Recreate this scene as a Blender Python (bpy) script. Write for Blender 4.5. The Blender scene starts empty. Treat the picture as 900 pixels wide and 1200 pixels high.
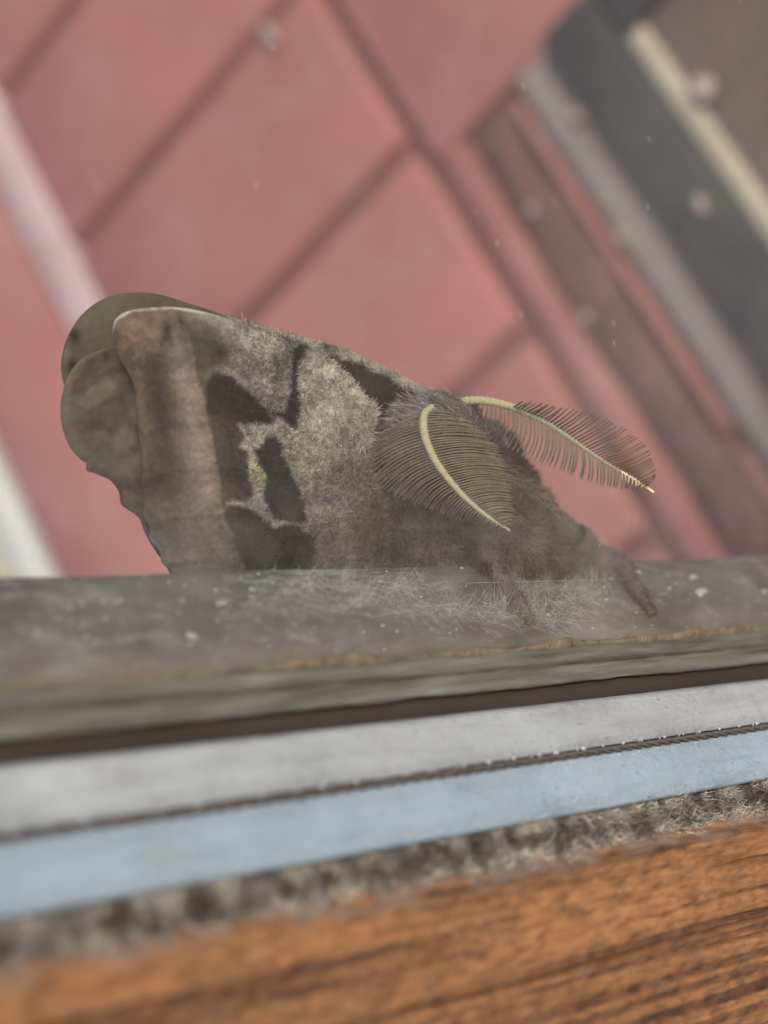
import bpy, bmesh, math
import numpy as np
from mathutils import Vector, Matrix

# ------------------------------------------------------------------ camera, sky, sun, exposure
sc = bpy.context.scene
rng = np.random.default_rng(7)
F = 2300.0                      # focal length in pixels of a 900 x 1200 frame
H = 0.635                       # camera height over the paving
CAM = np.array([0.0, 0.0, H])

def frame(down):
    d = np.array(down, float); d /= np.linalg.norm(d); up = -d
    y = np.array([0, 0, 1.0]) - up * up[2]; y /= np.linalg.norm(y)
    x = np.cross(y, up)
    return np.array([x, y, up])
M = frame((1900, 100, F))       # lens axes -> world (Z up)
MJ = frame((2130, 5, F))        # lens axes -> door jamb axes (jamb leans a few degrees)
RJ = M @ MJ.T                   # jamb axes -> world

cam = bpy.data.cameras.new('camera'); camo = bpy.data.objects.new('camera', cam)
sc.collection.objects.link(camo); sc.camera = camo
r3 = np.stack([M @ np.array([1, 0, 0.]), M @ np.array([0, -1, 0.]), M @ np.array([0, 0, -1.])], axis=1)
mw = Matrix([list(r3[i]) + [CAM[i]] for i in range(3)] + [[0, 0, 0, 1]])
camo.matrix_world = mw
cam.sensor_fit = 'AUTO'; cam.sensor_width = 36; cam.lens = F / 1200 * 36
cam.clip_start = 0.01; cam.clip_end = 100
cam.dof.use_dof = True; cam.dof.focus_distance = 0.302; cam.dof.aperture_fstop = 12.0

w = bpy.data.worlds.new('World'); sc.world = w; w.use_nodes = True
nt = w.node_tree; bg = nt.nodes['Background']
sky = nt.nodes.new('ShaderNodeTexSky'); sky.sky_type = 'NISHITA'; sky.sun_disc = False
SUN_DIR = np.array([0.38, -0.55, 0.74]); SUN_DIR /= np.linalg.norm(SUN_DIR)   # towards the sun
sky.sun_elevation = math.asin(SUN_DIR[2]); sky.sun_rotation = math.atan2(SUN_DIR[0], SUN_DIR[1])
sky.dust_density = 4.0; sky.air_density = 1.0; sky.ozone_density = 0.6
nt.links.new(sky.outputs[0], bg.inputs[0]); bg.inputs[1].default_value = 0.085
sl = bpy.data.lights.new('sun', 'SUN'); sl.energy = 1.5; sl.angle = math.radians(14); sl.color = (1, .96, .9)
so = bpy.data.objects.new('sun', sl); sc.collection.objects.link(so)
so.rotation_euler = Vector(-SUN_DIR).to_track_quat('-Z', 'Y').to_euler()
sc.view_settings.view_transform = 'Standard'; sc.view_settings.look = 'None'
sc.view_settings.exposure = 0.85; sc.view_settings.gamma = 1.0
sc.view_settings.use_curve_mapping = False
sc.cycles.use_denoising = True
sc.cycles.max_bounces = 8; sc.cycles.transparent_max_bounces = 16

# ------------------------------------------------------------------ helpers
def P(px, py, z):
    """point seen at (px, py) at depth z metres, in world space"""
    px, py, z = np.broadcast_arrays(np.asarray(px, float), np.asarray(py, float), np.asarray(z, float))
    c = np.stack([(px - 450) / F * z, (py - 600) / F * z, z], -1)
    return c @ M.T + CAM
def J(x, y, z):
    x, y, z = np.broadcast_arrays(np.asarray(x, float), np.asarray(y, float), np.asarray(z, float))
    return np.stack([x, y, z], -1) @ RJ.T + CAM
def srgb(r, g, b):
    f = lambda c: (c / 255 / 12.92) if c <= 10 else ((c / 255 + .055) / 1.055) ** 2.4
    return np.array([f(r), f(g), f(b)])

def to_px(Pw):
    c = (Pw - CAM) @ M; return c[:, 0]/c[:, 2]*F+450, c[:, 1]/c[:, 2]*F+600, c[:, 2]
def hash3(i, j, k, seed):
    n = (i * 374761393 + j * 668265263 + k * 2147483647 + seed * 974711).astype(np.int64)
    n = (n ^ (n >> 13)) * 1274126177
    n = n ^ (n >> 16)
    return (n & 0xffff) / 65535.0
def vnoise(x, y, z=0.0, seed=0):
    x, y, z = np.broadcast_arrays(np.asarray(x, float), np.asarray(y, float), np.asarray(z, float))
    i, j, k = np.floor(x).astype(np.int64), np.floor(y).astype(np.int64), np.floor(z).astype(np.int64)
    u, v, t = x - i, y - j, z - k
    u, v, t = u*u*(3-2*u), v*v*(3-2*v), t*t*(3-2*t)
    r = 0
    for a in (0, 1):
        for b in (0, 1):
            for c in (0, 1):
                r = r + hash3(i+a, j+b, k+c, seed) * (u if a else 1-u) * (v if b else 1-v) * (t if c else 1-t)
    return r
def fbm(x, y, z=0.0, seed=0, o=4):
    s, a, tot = 0, 1.0, 0
    for q in range(o):
        s = s + a * vnoise(np.asarray(x)*2**q, np.asarray(y)*2**q, np.asarray(z)*2**q, seed + q); tot += a; a *= .5
    return s / tot
def smooth(a, b, x):
    t = np.clip((x - a) / (b - a), 0, 1); return t*t*(3-2*t)
def poly_sd(px, py, poly):
    """signed distance to a closed polygon, negative inside"""
    poly = np.asarray(poly, float); d = np.full(px.shape, 1e18); ins = np.zeros(px.shape, bool)
    n = len(poly)
    for a in range(n):
        x0, y0 = poly[a]; x1, y1 = poly[(a+1) % n]
        ex, ey = x1-x0, y1-y0; wx, wy = px-x0, py-y0
        t = np.clip((wx*ex + wy*ey) / (ex*ex + ey*ey + 1e-12), 0, 1)
        d = np.minimum(d, (wx-ex*t)**2 + (wy-ey*t)**2)
        c = ((y0 <= py) != (y1 <= py)) & (px < (x1-x0)*(py-y0)/(y1-y0+1e-12) + x0)
        ins ^= c
    d = np.sqrt(d); return np.where(ins, -d, d)
def spline(pts, n):
    """Catmull-Rom through pts, n samples evenly spaced by length"""
    p = np.asarray(pts, float); q = np.vstack([2*p[0]-p[1], p, 2*p[-1]-p[-2]]); out = []
    for i in range(1, len(q)-2):
        t = np.linspace(0, 1, 24, endpoint=False)[:, None]
        a, b, c, d = q[i-1], q[i], q[i+1], q[i+2]
        out.append(.5*((2*b)+(-a+c)*t+(2*a-5*b+4*c-d)*t**2+(-a+3*b-3*c+d)*t**3))
    o = np.vstack(out + [p[-1:]])
    L = np.r_[0, np.cumsum(np.linalg.norm(np.diff(o, axis=0), axis=1))]
    s = np.linspace(0, L[-1], n)
    return np.stack([np.interp(s, L, o[:, k]) for k in range(o.shape[1])], -1)

def link(o, parent=None):
    sc.collection.objects.link(o)
    if parent is not None: o.parent = parent
    return o
def thing(name, base, label, cat, group=None):
    o = bpy.data.objects.new(name, None); o.location = base; o.empty_display_size = .005
    o['label'] = label; o['category'] = cat
    if group: o['group'] = group
    return link(o)
def off(parent):
    v = np.zeros(3)
    while parent is not None: v = v + np.array(parent.location); parent = parent.parent
    return v
def mk(name, V, Fc, mat, parent=None, col=None, smoothed=True, base=None, attrs=None):
    """one mesh object from world-space vertices; origin at its thing's base"""
    V = np.asarray(V, float).reshape(-1, 3)
    o0 = off(parent) if parent is not None else (np.array(base) if base is not None else V.mean(0))
    me = bpy.data.meshes.new(name)
    Vl = (V - o0)
    if isinstance(Fc, np.ndarray):
        nf, k = Fc.shape
        me.vertices.add(len(V)); me.vertices.foreach_set('co', Vl.ravel())
        me.loops.add(nf*k); me.loops.foreach_set('vertex_index', Fc.ravel().astype(np.int32))
        me.polygons.add(nf); me.polygons.foreach_set('loop_start', np.arange(0, nf*k, k, dtype=np.int32))
        me.polygons.foreach_set('loop_total', np.full(nf, k, np.int32))
        me.update(calc_edges=True); me.validate()
    else:
        me.from_pydata([tuple(v) for v in Vl], [], [tuple(f) for f in Fc]); me.update()
    if smoothed: me.polygons.foreach_set('use_smooth', np.ones(len(me.polygons), bool))
    if col is not None:
        c = np.ones((len(V), 4)); c[:, :3] = np.clip(col, 0, 1)
        a = me.color_attributes.new('Col', 'FLOAT_COLOR', 'POINT'); a.data.foreach_set('color', c.ravel())
    for k, v in (attrs or {}).items():
        a = me.attributes.new(k, 'FLOAT', 'POINT'); a.data.foreach_set('value', np.asarray(v, float).ravel())
    if mat: me.materials.append(mat)
    o = bpy.data.objects.new(name, me)
    if parent is None: o.location = o0
    return link(o, parent)
def tag(o, label=None, cat=None, group=None, kind=None):
    for k, v in (('label', label), ('category', cat), ('group', group), ('kind', kind)):
        if v: o[k] = v
    return o
def grid_faces(nu, nv, closed_v=False):
    i, j = np.meshgrid(np.arange(nu-1), np.arange(nv if closed_v else nv-1), indexing='ij')
    i, j = i.ravel(), j.ravel(); j2 = (j+1) % nv
    return np.stack([i*nv+j, (i+1)*nv+j, (i+1)*nv+j2, i*nv+j2], 1)
def tube(pts, rad, n=6):
    """V, F of a tapered tube with closed ends along world points"""
    p = np.asarray(pts, float); rad = np.broadcast_to(np.asarray(rad, float), (len(p),))
    t = np.gradient(p, axis=0); t /= np.linalg.norm(t, axis=1)[:, None] + 1e-12
    ref = np.array([.31, .52, .79]); a = np.cross(t, ref); a /= np.linalg.norm(a, axis=1)[:, None]
    b = np.cross(t, a); th = np.linspace(0, 2*np.pi, n, endpoint=False)
    V = p[:, None] + rad[:, None, None] * (np.cos(th)[None, :, None]*a[:, None] + np.sin(th)[None, :, None]*b[:, None])
    Fq = [tuple(f) for f in grid_faces(len(p), n, True)]
    Fq += [tuple(range(n))[::-1], tuple((len(p)-1)*n + k for k in range(n))]
    return V.reshape(-1, 3), Fq
class Bag:
    def __init__(s): s.V = []; s.F = []; s.C = []; s.n = 0
    def add(s, V, Fc, c=None):
        V = np.asarray(V); s.V.append(V); s.F += [tuple(int(k)+s.n for k in f) for f in Fc]; s.n += len(V)
        s.C.append(np.broadcast_to(c if c is not None else np.ones(3), V.shape))
    def make(s, name, mat, parent=None, smoothed=True, **k):
        return mk(name, np.vstack(s.V), s.F, mat, parent, np.vstack(s.C), smoothed, **k)
def strands(root, direc, length, width, bend, color, name, mat, parent, kind='stuff', tipdark=None):
    """many tapered hairs: root Nx3, direc Nx3 unit, bend Nx3 offset of the tip"""
    n = len(root); length = np.broadcast_to(length, (n,))[:, None]; width = np.broadcast_to(width, (n,))[:, None]
    rv = rng.normal(size=(n, 3)); s = np.cross(direc, rv); s /= np.linalg.norm(s, axis=1)[:, None] + 1e-9
    mid = root + direc*length*.5 + bend*.28; tip = root + direc*length + bend
    V = np.stack([root - s*width, root + s*width, mid + s*width*.8, mid - s*width*.8, tip], 1).reshape(-1, 3)
    b = np.arange(n)[:, None]*5
    T = np.vstack([b + np.array([[0, 1, 2]]), b + np.array([[0, 2, 3]]), b + np.array([[3, 2, 4]])])
    col = np.repeat(color, 5, axis=0)
    o = mk(name, V, T, mat, parent, col, False)
    if kind: o['kind'] = kind
    return o

# ------------------------------------------------------------------ materials
def mat_new(name):
    m = bpy.data.materials.new(name); m.use_nodes = True
    return m, m.node_tree, m.node_tree.nodes['Principled BSDF']
def simple(name, color, rough=.6, noise=0.0, scale=300, bump=0.0, bscale=600, metal=0.0, spec=.4, c2=None, stretch=(1, 1, 1), attr=False, detail=6, rot=None):
    """noise-mottled surface; colour from the Col attribute when attr"""
    m, t, b = mat_new(name); N = t.nodes; Lk = t.links
    b.inputs['Roughness'].default_value = rough; b.inputs['Metallic'].default_value = metal
    b.inputs['Specular IOR Level'].default_value = spec
    tc = N.new('ShaderNodeTexCoord'); mp = N.new('ShaderNodeMapping'); mp.inputs['Scale'].default_value = stretch
    if rot is not None: mp.inputs['Rotation'].default_value = rot
    Lk.new(tc.outputs['Object'], mp.inputs['Vector'])
    nz = N.new('ShaderNodeTexNoise'); nz.inputs['Scale'].default_value = scale; nz.inputs['Detail'].default_value = detail
    nz.inputs['Roughness'].default_value = .6
    Lk.new(mp.outputs[0], nz.inputs['Vector'])
    mx = N.new('ShaderNodeMix'); mx.data_type = 'RGBA'
    c = np.array(color, float); d = np.array(c2, float) if c2 is not None else c*(1-noise)
    if attr:
        at = N.new('ShaderNodeVertexColor'); at.layer_name = 'Col'
        ml = N.new('ShaderNodeMix'); ml.data_type = 'RGBA'; ml.blend_type = 'MULTIPLY'; ml.inputs['Factor'].default_value = 1
        Lk.new(at.outputs[0], ml.inputs['A'])
        mx.inputs['A'].default_value = (1+noise, 1+noise, 1+noise, 1); mx.inputs['B'].default_value = (1-noise, 1-noise, 1-noise, 1)
        Lk.new(mx.outputs['Result'], ml.inputs['B']); Lk.new(ml.outputs['Result'], b.inputs['Base Color'])
    else:
        mx.inputs['A'].default_value = (*c, 1); mx.inputs['B'].default_value = (*d, 1)
        Lk.new(mx.outputs['Result'], b.inputs['Base Color'])
    rp = N.new('ShaderNodeMapRange'); rp.inputs['From Min'].default_value = .3; rp.inputs['From Max'].default_value = .7
    Lk.new(nz.outputs['Fac'], rp.inputs['Value']); Lk.new(rp.outputs[0], mx.inputs['Factor'])
    if bump:
        n2 = N.new('ShaderNodeTexNoise'); n2.inputs['Scale'].default_value = bscale; n2.inputs['Detail'].default_value = 8
        Lk.new(mp.outputs[0], n2.inputs['Vector'])
        bp = N.new('ShaderNodeBump'); bp.inputs['Strength'].default_value = 1.0; bp.inputs['Distance'].default_value = bump
        Lk.new(n2.outputs['Fac'], bp.inputs['Height']); Lk.new(bp.outputs[0], b.inputs['Normal'])
    return m

MT = {}
MT['brick'] = simple('red_brick', (.385, .150, .132), .8, scale=9, c2=(.27, .100, .088), bump=.0008, bscale=220)
def tint_bricks(m):
    t = m.node_tree; N, Lk = t.nodes, t.links; b = N['Principled BSDF']; src = b.inputs['Base Color'].links[0].from_socket
    oi = N.new('ShaderNodeObjectInfo'); mr = N.new('ShaderNodeMapRange'); mr.inputs['To Min'].default_value = .88; mr.inputs['To Max'].default_value = 1.10
    Lk.new(oi.outputs['Random'], mr.inputs['Value'])
    hs = N.new('ShaderNodeHueSaturation'); Lk.new(mr.outputs[0], hs.inputs['Value']); Lk.new(src, hs.inputs['Color'])
    tc = N.new('ShaderNodeTexCoord'); nz = N.new('ShaderNodeTexNoise'); nz.inputs['Scale'].default_value = 26; nz.inputs['Detail'].default_value = 7; nz.inputs['Roughness'].default_value = .7
    Lk.new(tc.outputs['Object'], nz.inputs['Vector'])
    r2 = N.new('ShaderNodeMapRange'); r2.inputs['From Min'].default_value = .5; r2.inputs['From Max'].default_value = .72; r2.inputs['To Max'].default_value = .45
    Lk.new(nz.outputs[0], r2.inputs['Value'])
    mx = N.new('ShaderNodeMix'); mx.data_type = 'RGBA'; Lk.new(r2.outputs[0], mx.inputs['Factor']); Lk.new(hs.outputs[0], mx.inputs['A'])
    mx.inputs['B'].default_value = (.37, .235, .205, 1); Lk.new(mx.outputs['Result'], b.inputs['Base Color'])
tint_bricks(MT['brick'])
MT['grout'] = simple('dark_grout', (.21, .085, .075), .9, scale=40, c2=(.15, .065, .058))
MT['pale_joint'] = simple('pale_mortar', (.50, .36, .36), .9, scale=30, c2=(.40, .27, .265), bump=.001, bscale=200)
MT['white_edge'] = simple('white_edging', (.50, .49, .47), .8, scale=25, c2=(.42, .41, .38))
MT['cream'] = simple('cream_border', (.40, .37, .25), .85, scale=25, c2=(.33, .31, .2))
MT['soil'] = simple('brown_dirt', (.085, .045, .035), .95, scale=40, c2=(.17, .075, .06), bump=.002, bscale=150)
MT['slab'] = simple('grey_slab', (.29, .225, .20), .85, scale=22, c2=(.19, .145, .13), bump=.001, bscale=200)
MT['mat_dark'] = simple('charcoal_rubber', (.018, .021, .021), .7, scale=50, c2=(.032, .036, .036), bump=.001, bscale=250)
MT['mat_tan'] = simple('tan_binding', (.42, .36, .27), .85, scale=60, c2=(.34, .29, .21), bump=.001, bscale=400)
MT['mat_field'] = simple('brown_coir', (.16, .105, .085), .95, scale=60, c2=(.10, .07, .06), bump=.002, bscale=300)
MT['crumb'] = simple('pale_grit', (.40, .31, .28), .8, scale=200, c2=(.30, .23, .20))

# ------------------------------------------------------------------ the paving outside (brick 10 x 19 cm, running at 39 degrees)
A = math.radians(39.0); E1 = np.array([math.cos(A), math.sin(A), 0]); E2 = np.array([-math.sin(A), math.cos(A), 0])
def FL(a, b, z=0.0):
    """a along the courses, b across, in units of the camera height"""
    a, b, z = np.broadcast_arrays(np.asarray(a, float), np.asarray(b, float), np.asarray(z, float))
    return a[..., None]*H*E1 + b[..., None]*H*E2 + z[..., None]*np.array([0, 0, 1.0])
def bevel_box_mesh(name, lx, ly, lz, bev, mat, seg=2):
    bm = bmesh.new(); bmesh.ops.create_cube(bm, size=1)
    for v in bm.verts: v.co = Vector((v.co.x*lx, v.co.y*ly, v.co.z*lz))
    bmesh.ops.bevel(bm, geom=bm.edges[:], offset=bev, segments=seg, profile=.5, affect='EDGES')
    me = bpy.data.meshes.new(name); bm.to_mesh(me); bm.free(); me.materials.append(mat)
    me.polygons.foreach_set('use_smooth', np.ones(len(me.polygons), bool))
    return me
def slab(name, a0, a1, b0, b1, z0, z1, mat, parent=None, bev=.0025):
    me = bevel_box_mesh(name, (a1-a0)*H, (b1-b0)*H, z1-z0, bev, mat)
    o = bpy.data.objects.new(name, me)
    c = FL((a0+a1)/2, (b0+b1)/2, (z0+z1)/2)
    o.location = c - off(parent) if parent is not None else c
    o.rotation_euler = (0, 0, A)
    return link(o, parent)

fl = mk('floor', FL([-2, 4, 4, -2], [-2, -2, 4, 4], -.007), [(0, 1, 2, 3)], MT['grout'], smoothed=False, base=FL(.7, .5, -.012))
tag(fl, 'red brick paving with dark joints', None, None, 'structure')
G = .009                              # half joint, in camera heights
def course(b0, b1, joints, zt=0.0, bev=.004, g=.75):
    for a0, a1 in zip(joints[:-1], joints[1:]):
        dz = rng.normal()*.0006
        o = slab('brick', a0+G*g, a1-G*g, b0+G*.75, b1-G*.75, -.03, zt+dz, MT['brick'], fl, bev)
        o.rotation_euler = (rng.normal()*.004, rng.normal()*.004, A + rng.normal()*.003)
js = [.549+.16*k for k in range(-5, 8)]
course(.482, .778+.004, js)
course(.812, .938, [-.1, .22, .53, 1.17, 1.5])
course(.449, .482, [-.3, .1, .681], 0, .001, .02)
course(.400, .421, [-.16+.28*k for k in range(0, 3)] + [.681])
course(.104, .482, [.681, 1.25, 1.7], 0, .001, .02)
for k in range(1, 3):
    course(-.02-.296*k+.104+.02, .104-.296*(k-1), js)
o = slab('mortar_joint', -.3, 1.9, .776, .815, -.02, .001, MT['pale_joint'], fl, .004)
tag(o, 'wide pale mortar joint between brick courses')
o = slab('white_strip', -.3, 1.9, .940, .972, -.02, .004, MT['white_edge'], fl, .004)
tag(o, 'white painted edging strip of the paving')
o = slab('cream_strip', -.3, 1.9, .974, 1.5, -.02, .002, MT['cream'], fl, .004)
tag(o, 'cream border beyond the white edging')
o = slab('dirt_joint', -.3, .680, .4205, .4495, -.02, -.004, MT['soil'], fl, .002)
tag(o, 'broad dirt filled joint in the paving')
def ragged(name, a0, a1, b0, b1, z, amp, mat, seed):
    na, nb_ = 160, 7; a = np.linspace(a0, a1, na); tb = np.linspace(0, 1, nb_)
    e0 = b0 + amp*(fbm(a*16, 0*a, 0, seed, 5)-.5)*2; e1 = b1 + amp*(fbm(a*16, 0*a, 3, seed+1, 5)-.5)*2
    bb = e0[:, None]*(1-tb) + e1[:, None]*tb; zz_ = z*np.sin(np.pi*np.clip(tb*.98+.01, 0, 1))[None]*(.6+.8*fbm(a[:, None]*60, bb*60, 0, seed+2, 3)) + .0005
    V = FL(np.broadcast_to(a[:, None], bb.shape), bb, zz_).reshape(-1, 3)
    return mk(name, V, grid_faces(na, nb_), mat, fl)
o = ragged('dirt_spill', .0, .665, .416, .446, .0016, .011, MT['soil'], 301)
tag(o, 'brown dirt spilling over the joint onto the bricks')
o = slab('stone_strip', -.3, .6805, .366, .401, -.02, .001, MT['slab'], fl, .003)
tag(o, 'pale grey stone strip beside the doormat')

dm = thing('doormat', FL(.4, .24, .0), 'charcoal bordered doormat with tan inner line, out of focus at upper right', 'doormat')
a0, a1, b0, b1, bw = -.05, .678, -.05, .366, .044
slab('border', a0, a1, b1-bw, b1, .001, .012, MT['mat_dark'], dm, .004)
slab('border', a0, a1, b0, b0+bw, .001, .012, MT['mat_dark'], dm, .004)
slab('border', a1-bw, a1, b0+bw, b1-bw, .001, .0118, MT['mat_dark'], dm, .004)
slab('border', a0, a0+bw, b0+bw, b1-bw, .001, .0118, MT['mat_dark'], dm, .004)
i = .0145
slab('binding', a0+bw, a1-bw, b1-bw-i, b1-bw, .001, .009, MT['mat_tan'], dm, .002)
slab('binding', a0+bw, a1-bw, b0+bw, b0+bw+i, .001, .009, MT['mat_tan'], dm, .002)
slab('field', a0+bw, a1-bw, b0+bw+i, b1-bw-i, .001, .007, MT['mat_field'], dm, .002)

def crumb(px, py, r, label, sx=1.0, zf=.003):
    r0 = M @ np.array([(px-450)/F, (py-600)/F, 1.0]); t = (zf - H) / r0[2]; c = CAM + r0*t
    bm = bmesh.new(); bmesh.ops.create_icosphere(bm, subdivisions=2, radius=r)
    V = np.array([v.co[:] for v in bm.verts]); V *= (1 + 1.1*(fbm(V[:, 0]/r*1.3+px, V[:, 1]/r*1.3, V[:, 2]/r*1.3, 5)-.5))[:, None]
    Fc = [[v.index for v in f.verts] for f in bm.faces]; bm.free()
    V[:, 2] *= .55; V = V[:, :1]*E1*sx*1.0 + V[:, 1:2]*E2 + V[:, 2:]*np.array([0, 0, 1.])
    o = mk('pale_crumb', V + c + np.array([0, 0, r*.35]), Fc, MT['crumb'], base=c)
    tag(o, label, 'debris', 'pale crumbs lying on the paving')
crumb(624, 247, .0024, 'round pale crumb lying in the broad dirt joint of the paving')
crumb(730, 278, .0026, 'pale crumb on the grey stone strip beside the doormat')
crumb(822, 240, .0022, 'elongated pale crumb on the dark border of the doormat', 2.0, .013)
crumb(826, 106, .0045, 'large whitish crumb on the tan inner line of the doormat', 1.3, .011)
crumb(686, 372, .0022, 'tiny pale crumb on red brick right above the far antenna')
crumb(318, 40, .003, 'pinkish white crumb near the top edge between two bricks', 1.8)
crumb(678, 135, .0032, 'pale crumb on the stone strip next to the doormat corner', 1.2)

# ------------------------------------------------------------------ the door frame beside the camera (profile in jamb axes, extruded along the jamb)
Z0, Z1 = -.46, .12
def ray_j(px, py):
    return MJ @ np.array([(px-450)/F, (py-600)/F, 1.0])
def on_profile(px, py, poly, lift=0.0):
    """jamb-space point where the line of sight meets an extruded profile"""
    r = ray_j(px, py); best = None
    for (xa, ya), (xb, yb) in zip(poly[:-1], poly[1:]):
        den = r[0]*(yb-ya) - r[1]*(xb-xa)
        if abs(den) < 1e-12: continue
        t = (xa*(yb-ya) - ya*(xb-xa)) / den
        x, y = r[0]*t, r[1]*t
        s = ((x-xa)*(xb-xa)+(y-ya)*(yb-ya)) / ((xb-xa)**2+(yb-ya)**2)
        if -1e-6 <= s <= 1+1e-6 and t > 0 and (best is None or t < best[0]):
            n = np.array([yb-ya, -(xb-xa)]); n /= np.linalg.norm(n)
            if n @ r[:2] > 0: n = -n
            best = (t, np.array([x + n[0]*lift, y + n[1]*lift, r[2]*t]), np.array([n[0], n[1], 0]))
    return best
def extrude(name, poly, mat, parent, nz=2, wob=0.0, wscale=60, seed=1, closed=True, z0=Z0, z1=Z1, attrs=None):
    """closed profile swept along the jamb; wob makes the surface uneven"""
    poly = np.asarray(poly, float); n = len(poly); zz = np.linspace(z0, z1, nz)
    nrm = np.roll(poly, -1, 0) - np.roll(poly, 1, 0); nrm = np.stack([nrm[:, 1], -nrm[:, 0]], 1)
    nrm /= np.linalg.norm(nrm, axis=1)[:, None] + 1e-9
    arc = np.r_[0, np.cumsum(np.linalg.norm(np.diff(poly, axis=0), axis=1))]
    zg, ag = np.meshgrid(zz, arc, indexing='ij')
    dsp = wob*(fbm(zg*wscale, ag*wscale*4, 0, seed, 5)-.5)*2 if wob else zg*0
    X = poly[None, :, 0] + nrm[None, :, 0]*dsp; Yv = poly[None, :, 1] + nrm[None, :, 1]*dsp
    V = J(X, Yv, zg).reshape(-1, 3)
    Fc = [tuple(f) for f in grid_faces(nz, n, True)]
    Fc += [tuple(range(n))[::-1], tuple((nz-1)*n+k for k in range(n))]
    at = {k: np.broadcast_to(f(X, Yv), X.shape) for k, f in (attrs or {}).items()}
    return mk(name, V, Fc, mat, parent, attrs=at)
ROTJ = None

# profile keypoints (x = up in the picture, y = away)
RA, RB = np.array([-.00848, .2037]), np.array([-.0201, .1833])
t = np.linspace(0, 1, 12)
rail_top = RA[None]*(1-t[:, None]) + RB[None]*t[:, None]
bul = np.sin(np.pi*t**.8)*.0016
rail_top = rail_top + bul[:, None]*np.array([[.87, -.49]])
rail_front = [tuple(p) for p in rail_top]
rail_poly = rail_front + [(-.0212, .1845), (-.0300, .1900), (-.0300, .2085), (-.0120, .2080), (-.0092, .2058)]
gk_front = [(-.0204, .1822), (-.0210, .1812), (-.0218, .1806), (-.0224, .1802), (-.0229, .1812), (-.0234, .1800), (-.0240, .1790), (-.0249, .1782), (-.0253, .1781), (-.0255, .1785)]
gk_poly = gk_front + [(-.0256, .1835), (-.0211, .1840)]

def rail_material():
    m, t, b = mat_new('weathered_grey_rail'); N, Lk = t.nodes, t.links
    tc = N.new('ShaderNodeTexCoord')
    mp = N.new('ShaderNodeMapping'); mp.inputs['Scale'].default_value = (1, 1, .45); Lk.new(tc.outputs['Object'], mp.inputs[0])
    def noise(s, d=6, r=.6, src=mp):
        n = N.new('ShaderNodeTexNoise'); n.inputs['Scale'].default_value = s; n.inputs['Detail'].default_value = d
        n.inputs['Roughness'].default_value = r; Lk.new(src.outputs[0], n.inputs['Vector']); return n
    def ramp(n, a, bb):
        r = N.new('ShaderNodeMapRange'); r.inputs['From Min'].default_value = a; r.inputs['From Max'].default_value = bb
        Lk.new(n.outputs[0], r.inputs['Value']); return r
    def mix(fac, ca, cb):
        x = N.new('ShaderNodeMix'); x.data_type = 'RGBA'
        Lk.new(fac.outputs[0], x.inputs['Factor'])
        for k, c in (('A', ca), ('B', cb)):
            if isinstance(c, tuple): x.inputs[k].default_value = (*c, 1)
            else: Lk.new(c.outputs['Result'], x.inputs[k])
        return x
    c1 = mix(ramp(noise(120), .35, .65), (.12, .116, .11), (.26, .25, .238))
    c2 = mix(ramp(noise(300, 9, .78), .54, .68), c1, (.52, .50, .465))
    c3 = mix(ramp(noise(75, 8, .7), .52, .66), c2, (.44, .435, .415))
    at = N.new('ShaderNodeAttribute'); at.attribute_name = 'foot'
    nn = ramp(noise(260, 6, .7), .3, .62); mu = N.new('ShaderNodeMath'); mu.operation = 'MULTIPLY'
    Lk.new(at.outputs['Fac'], mu.inputs[0]); Lk.new(nn.outputs[0], mu.inputs[1])
    c4 = mix(mu, c3, (.31, .25, .165))
    Lk.new(c4.outputs['Result'], b.inputs['Base Color'])
    b.inputs['Roughness'].default_value = .62
    bp = N.new('ShaderNodeBump'); bp.inputs['Distance'].default_value = .0004
    Lk.new(noise(700, 8, .7).outputs[0], bp.inputs['Height']); Lk.new(bp.outputs[0], b.inputs['Normal'])
    return m
MT['rail'] = rail_material()
MT['gasket'] = simple('green_grey_gasket', (.175, .178, .143), .75, scale=520, c2=(.048, .043, .032), bump=.0004, bscale=900, stretch=(1, 1, .06), detail=8)
MT['gap'] = simple('dark_brown_gap', (.042, .030, .023), .8, scale=200, c2=(.028, .021, .016), stretch=(1, 1, .2), bump=.0002)
MT['putty'] = simple('dried_tan_putty', (.21, .165, .11), .9, scale=350, c2=(.10, .077, .052), bump=.0006, bscale=900)
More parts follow.
